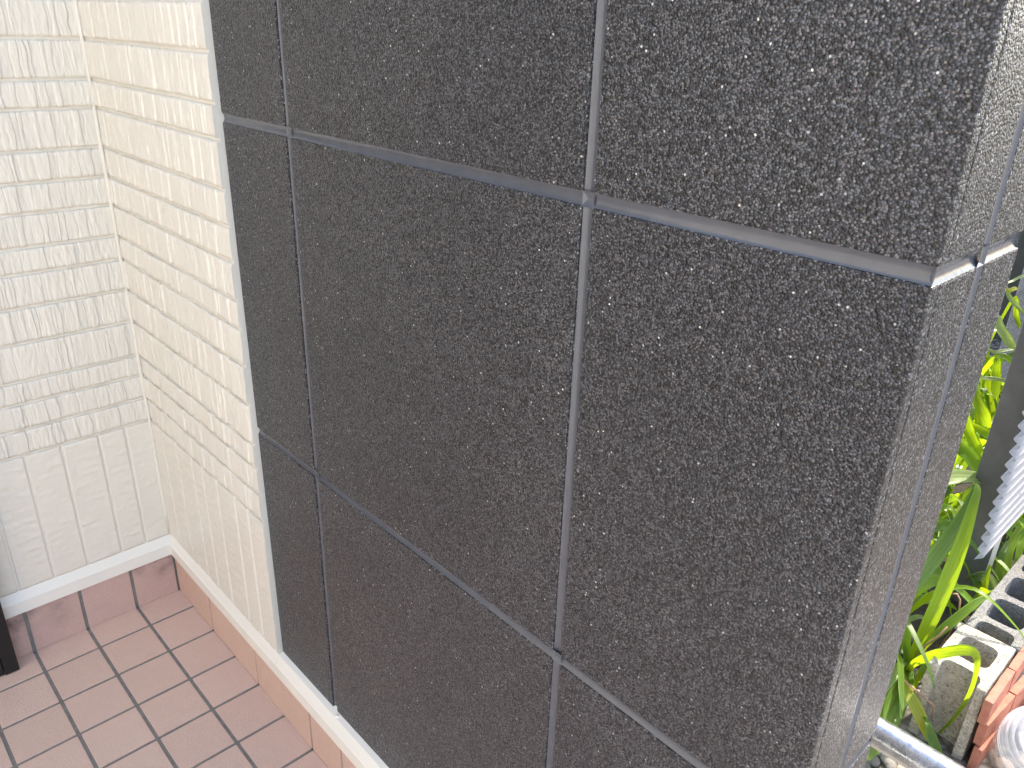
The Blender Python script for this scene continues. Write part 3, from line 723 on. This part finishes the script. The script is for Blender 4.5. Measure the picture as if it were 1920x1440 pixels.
def plant(label, loc, keys, mats, nfill, hmin, hmax, seed):
    t = thing('strap_leaf_plant', label, 'plant', (*loc, GZ), G1); r = random.Random(seed)
    for i, k in enumerate(keys):
        pts = LEAF[k]; b = (loc[0]+r.uniform(-.03, .03), loc[1]+r.uniform(-.03, .03), GZ-0.004)
        leaf(t, with_base(pts, b), mats[i], seed*10+i)
    for i in range(nfill):
        a_ = r.uniform(0, 2*math.pi); hh = r.uniform(hmin, hmax); sp_ = r.uniform(0.06, 0.22); wd = r.uniform(0.016, 0.042)
        b = Vector((loc[0]+r.uniform(-.05, .05), loc[1]+r.uniform(-.05, .05), GZ-0.004)); d = Vector((math.cos(a_), math.sin(a_), 0))
        dr = r.uniform(0.1, 0.75)
        pts = [(*b, 0.008), (*(b+d*sp_*0.12+Vector((0, 0, hh*0.35))), wd*0.6), (*(b+d*sp_*0.4+Vector((0, 0, hh*0.75))), wd),
               (*(b+d*sp_*0.8+Vector((0, 0, hh*(1.0-dr*0.12)))), wd*0.85), (*(b+d*sp_*1.3+Vector((0, 0, hh*(1.0-dr*0.5)))), wd*0.4), (*(b+d*sp_*1.5+Vector((0, 0, hh*(0.95-dr*0.75)))), 0.003)]
        leaf(t, pts, r.choice((LEAF_BRIGHT, LEAF_BRIGHT, LEAF_DARK, LEAF_DARK, LEAF_PALE if i % 4 == 0 else LEAF_BRIGHT)), seed*100+i, (math.cos(a_+2)*0.4-0.5, math.sin(a_+2)*0.3-0.5, 0.7))
    return t
plant('pleated plant half hidden by the dark wall corner, its leaf lying level across the gap', (1.52, -0.93), ['F2', 'U3', 'U2'], [LEAF_PALE, LEAF_DARK, LEAF_BRIGHT], 14, 0.14, 0.30, 21)
plant('dense pleated plant in the gap left of the dark post', (1.93, -0.88), ['U1', 'U5', 'U12', 'U13'], [LEAF_BRIGHT, LEAF_BRIGHT, LEAF_PALE, LEAF_PALE], 22, 0.20, 0.40, 22)
plant('tall pleated plant with pale crossing blades near the concrete post', (2.33, -0.78), ['U4', 'U6', 'U7', 'U8', 'U10', 'U14'], [LEAF_BRIGHT, LEAF_BRIGHT, LEAF_BRIGHT, LEAF_PALE, LEAF_YEL, LEAF_BRIGHT], 26, 0.22, 0.48, 23)
plant('wispy pleated plant farthest back in front of the dark fence', (2.62, -0.74), ['U9', 'U11'], [LEAF_PALE, LEAF_PALE], 10, 0.2, 0.42, 24)
plant('young pleated plant growing under the corrugated sheet', (2.03, -1.12), ['R1', 'R2', 'R4'], [LEAF_BRIGHT, LEAF_BRIGHT, LEAF_DARK], 14, 0.14, 0.26, 25)
plant('small pleated plant at the foot of the dark post', (1.53, -1.175), ['R3'], [LEAF_BRIGHT], 4, 0.10, 0.16, 26)
plant('low pleated plant behind the dark wall corner', (1.25, -1.02), [], [], 18, 0.14, 0.30, 27)
plant('bushy pleated plant between the dark wall corner and the dark post', (1.72, -0.98), [], [], 18, 0.16, 0.30, 29)
plant('leafy pleated plant beyond the corrugated sheet end', (2.55, -1.0), [], [], 14, 0.2, 0.4, 28)

# small white discs standing in for spots of light among the leaves
FL = ('white light-spot disc lowest beside the level pale leaf', 'small white light-spot disc close under the level pale leaf', 'white light-spot disc in the gap just left of the dark post',
      'white light-spot disc high up in front of the dark fence', 'white light-spot disc under the corrugated sheet edge', 'white light-spot disc low between the wall corner and the big plant',
      'white light-spot disc nearest the concrete block among the low leaves', 'white light-spot disc close to the soil behind the bright strap leaf')
for i, (x, y, zz) in enumerate(((1.71, -1.00, -0.02), (1.66, -1.02, -0.05), (1.86, -0.97, 0.05), (2.2, -0.87, 0.36), (1.95, -1.16, -0.1), (1.30, -1.10, -0.16), (1.33, -1.12, -0.17), (1.27, -1.115, -0.175))):
    bm = bmesh.new(); bmesh.ops.create_icosphere(bm, subdivisions=2, radius=0.010)
    for v in bm.verts: v.co = Vector((v.co.x*1.2, v.co.y*0.9, v.co.z*0.25+0.06*v.co.x))
    o = obj('light_spot', bm, LIGHT_SPOT); o.location = (x, y, zz)
    st = bmesh.new(); tube(st, [(0, 0, 0), (0.006, 0.01, (GZ-zz)*0.5), (0.0, 0.0, GZ-zz-0.003)], 0.0012, 5); obj('added_stalk', st, LEAF_DARK, o)
    tag(o, FL[i], 'flower', 'tiny white light-spot discs among the leaves')

# pebbles of the gravel bed: one mass
def pebble_mat():
    M = MT('gravel_pebble'); at = M.n('Attribute', _attribute_name='tone')
    c = M.ramp(at.outputs['Fac'], [(0, (0.11, 0.10, 0.085)), (0.3, (0.24, 0.22, 0.19)), (0.6, (0.36, 0.31, 0.25)), (0.85, (0.42, 0.32, 0.24)), (1, (0.5, 0.48, 0.44))])
    n = M.noise(200, 4); c = M.mix(0.4, c, M.ramp(n.outputs[0], [(0.3, 0.6), (0.7, 1.15)]), 'MULTIPLY'); M.col(c); M.rough(0.8); M.bump(n.outputs[0], 0.3, 0.001); return M.m
b0 = bmesh.new(); bmesh.ops.create_icosphere(b0, subdivisions=2, radius=1.0)
bv = [v.co.copy() for v in b0.verts]; bf = [tuple(v.index for v in f.verts) for f in b0.faces]; b0.free()
V = []; F = []; tone = []; rp = random.Random(5)
for i in range(2600):
    if i < 1700: x = rp.uniform(0.45, 1.5); y = rp.uniform(-1.75, -1.0)
    else: x = rp.uniform(0.2, 2.8); y = rp.uniform(-2.2, -0.6)
    s = rp.uniform(0.009, 0.021); q = len(V); sc_ = Vector((s*rp.uniform(.8, 1.3), s*rp.uniform(.7, 1.1), s*rp.uniform(.45, .75)))
    if 1.03 < x < 1.66 and -1.385 < y < -1.19: continue
    if x < 0.42 and y < -1.38: continue
    if x > 1.03 and y > -1.185 and rp.random() < 0.93: continue
    R3 = Matrix.Rotation(rp.uniform(0, 6.28), 3, 'Z') @ Matrix.Rotation(rp.uniform(-.3, .3), 3, 'X'); off = Vector((x, y, GZ+sc_.z*0.5)); tn = rp.random()
    for c in bv:
        d = c*(1+0.16*noise.noise(c*1.3+Vector((i*3.7, 0, 0))))
        V.append(R3 @ Vector((d.x*sc_.x, d.y*sc_.y, d.z*sc_.z)) + off); tone.append(tn)
    F += [tuple(q+k for k in f) for f in bf]
pb_ = pydata('gravel', V, F, pebble_mat(), None, True); pb_['kind'] = 'stuff'; pb_['label'] = 'small rounded gravel stones covering the side yard ground'; pb_['category'] = 'gravel'
at = pb_.data.attributes.new('tone', 'FLOAT', 'POINT'); at.data.foreach_set('value', tone)

# a thing made of one mesh is that mesh itself
bpy.context.view_layer.update()
for e in [o for o in bpy.data.objects if o.type == 'EMPTY' and len(o.children) == 1 and not o.children[0].children]:
    ch = e.children[0]; nm = e.name.split('.')[0]; mw = ch.matrix_world.copy()
    for k in ('label', 'category', 'group'):
        if k in e: ch[k] = e[k]
    ch.parent = None; ch.matrix_world = mw
    bpy.data.objects.remove(e); ch.name = nm
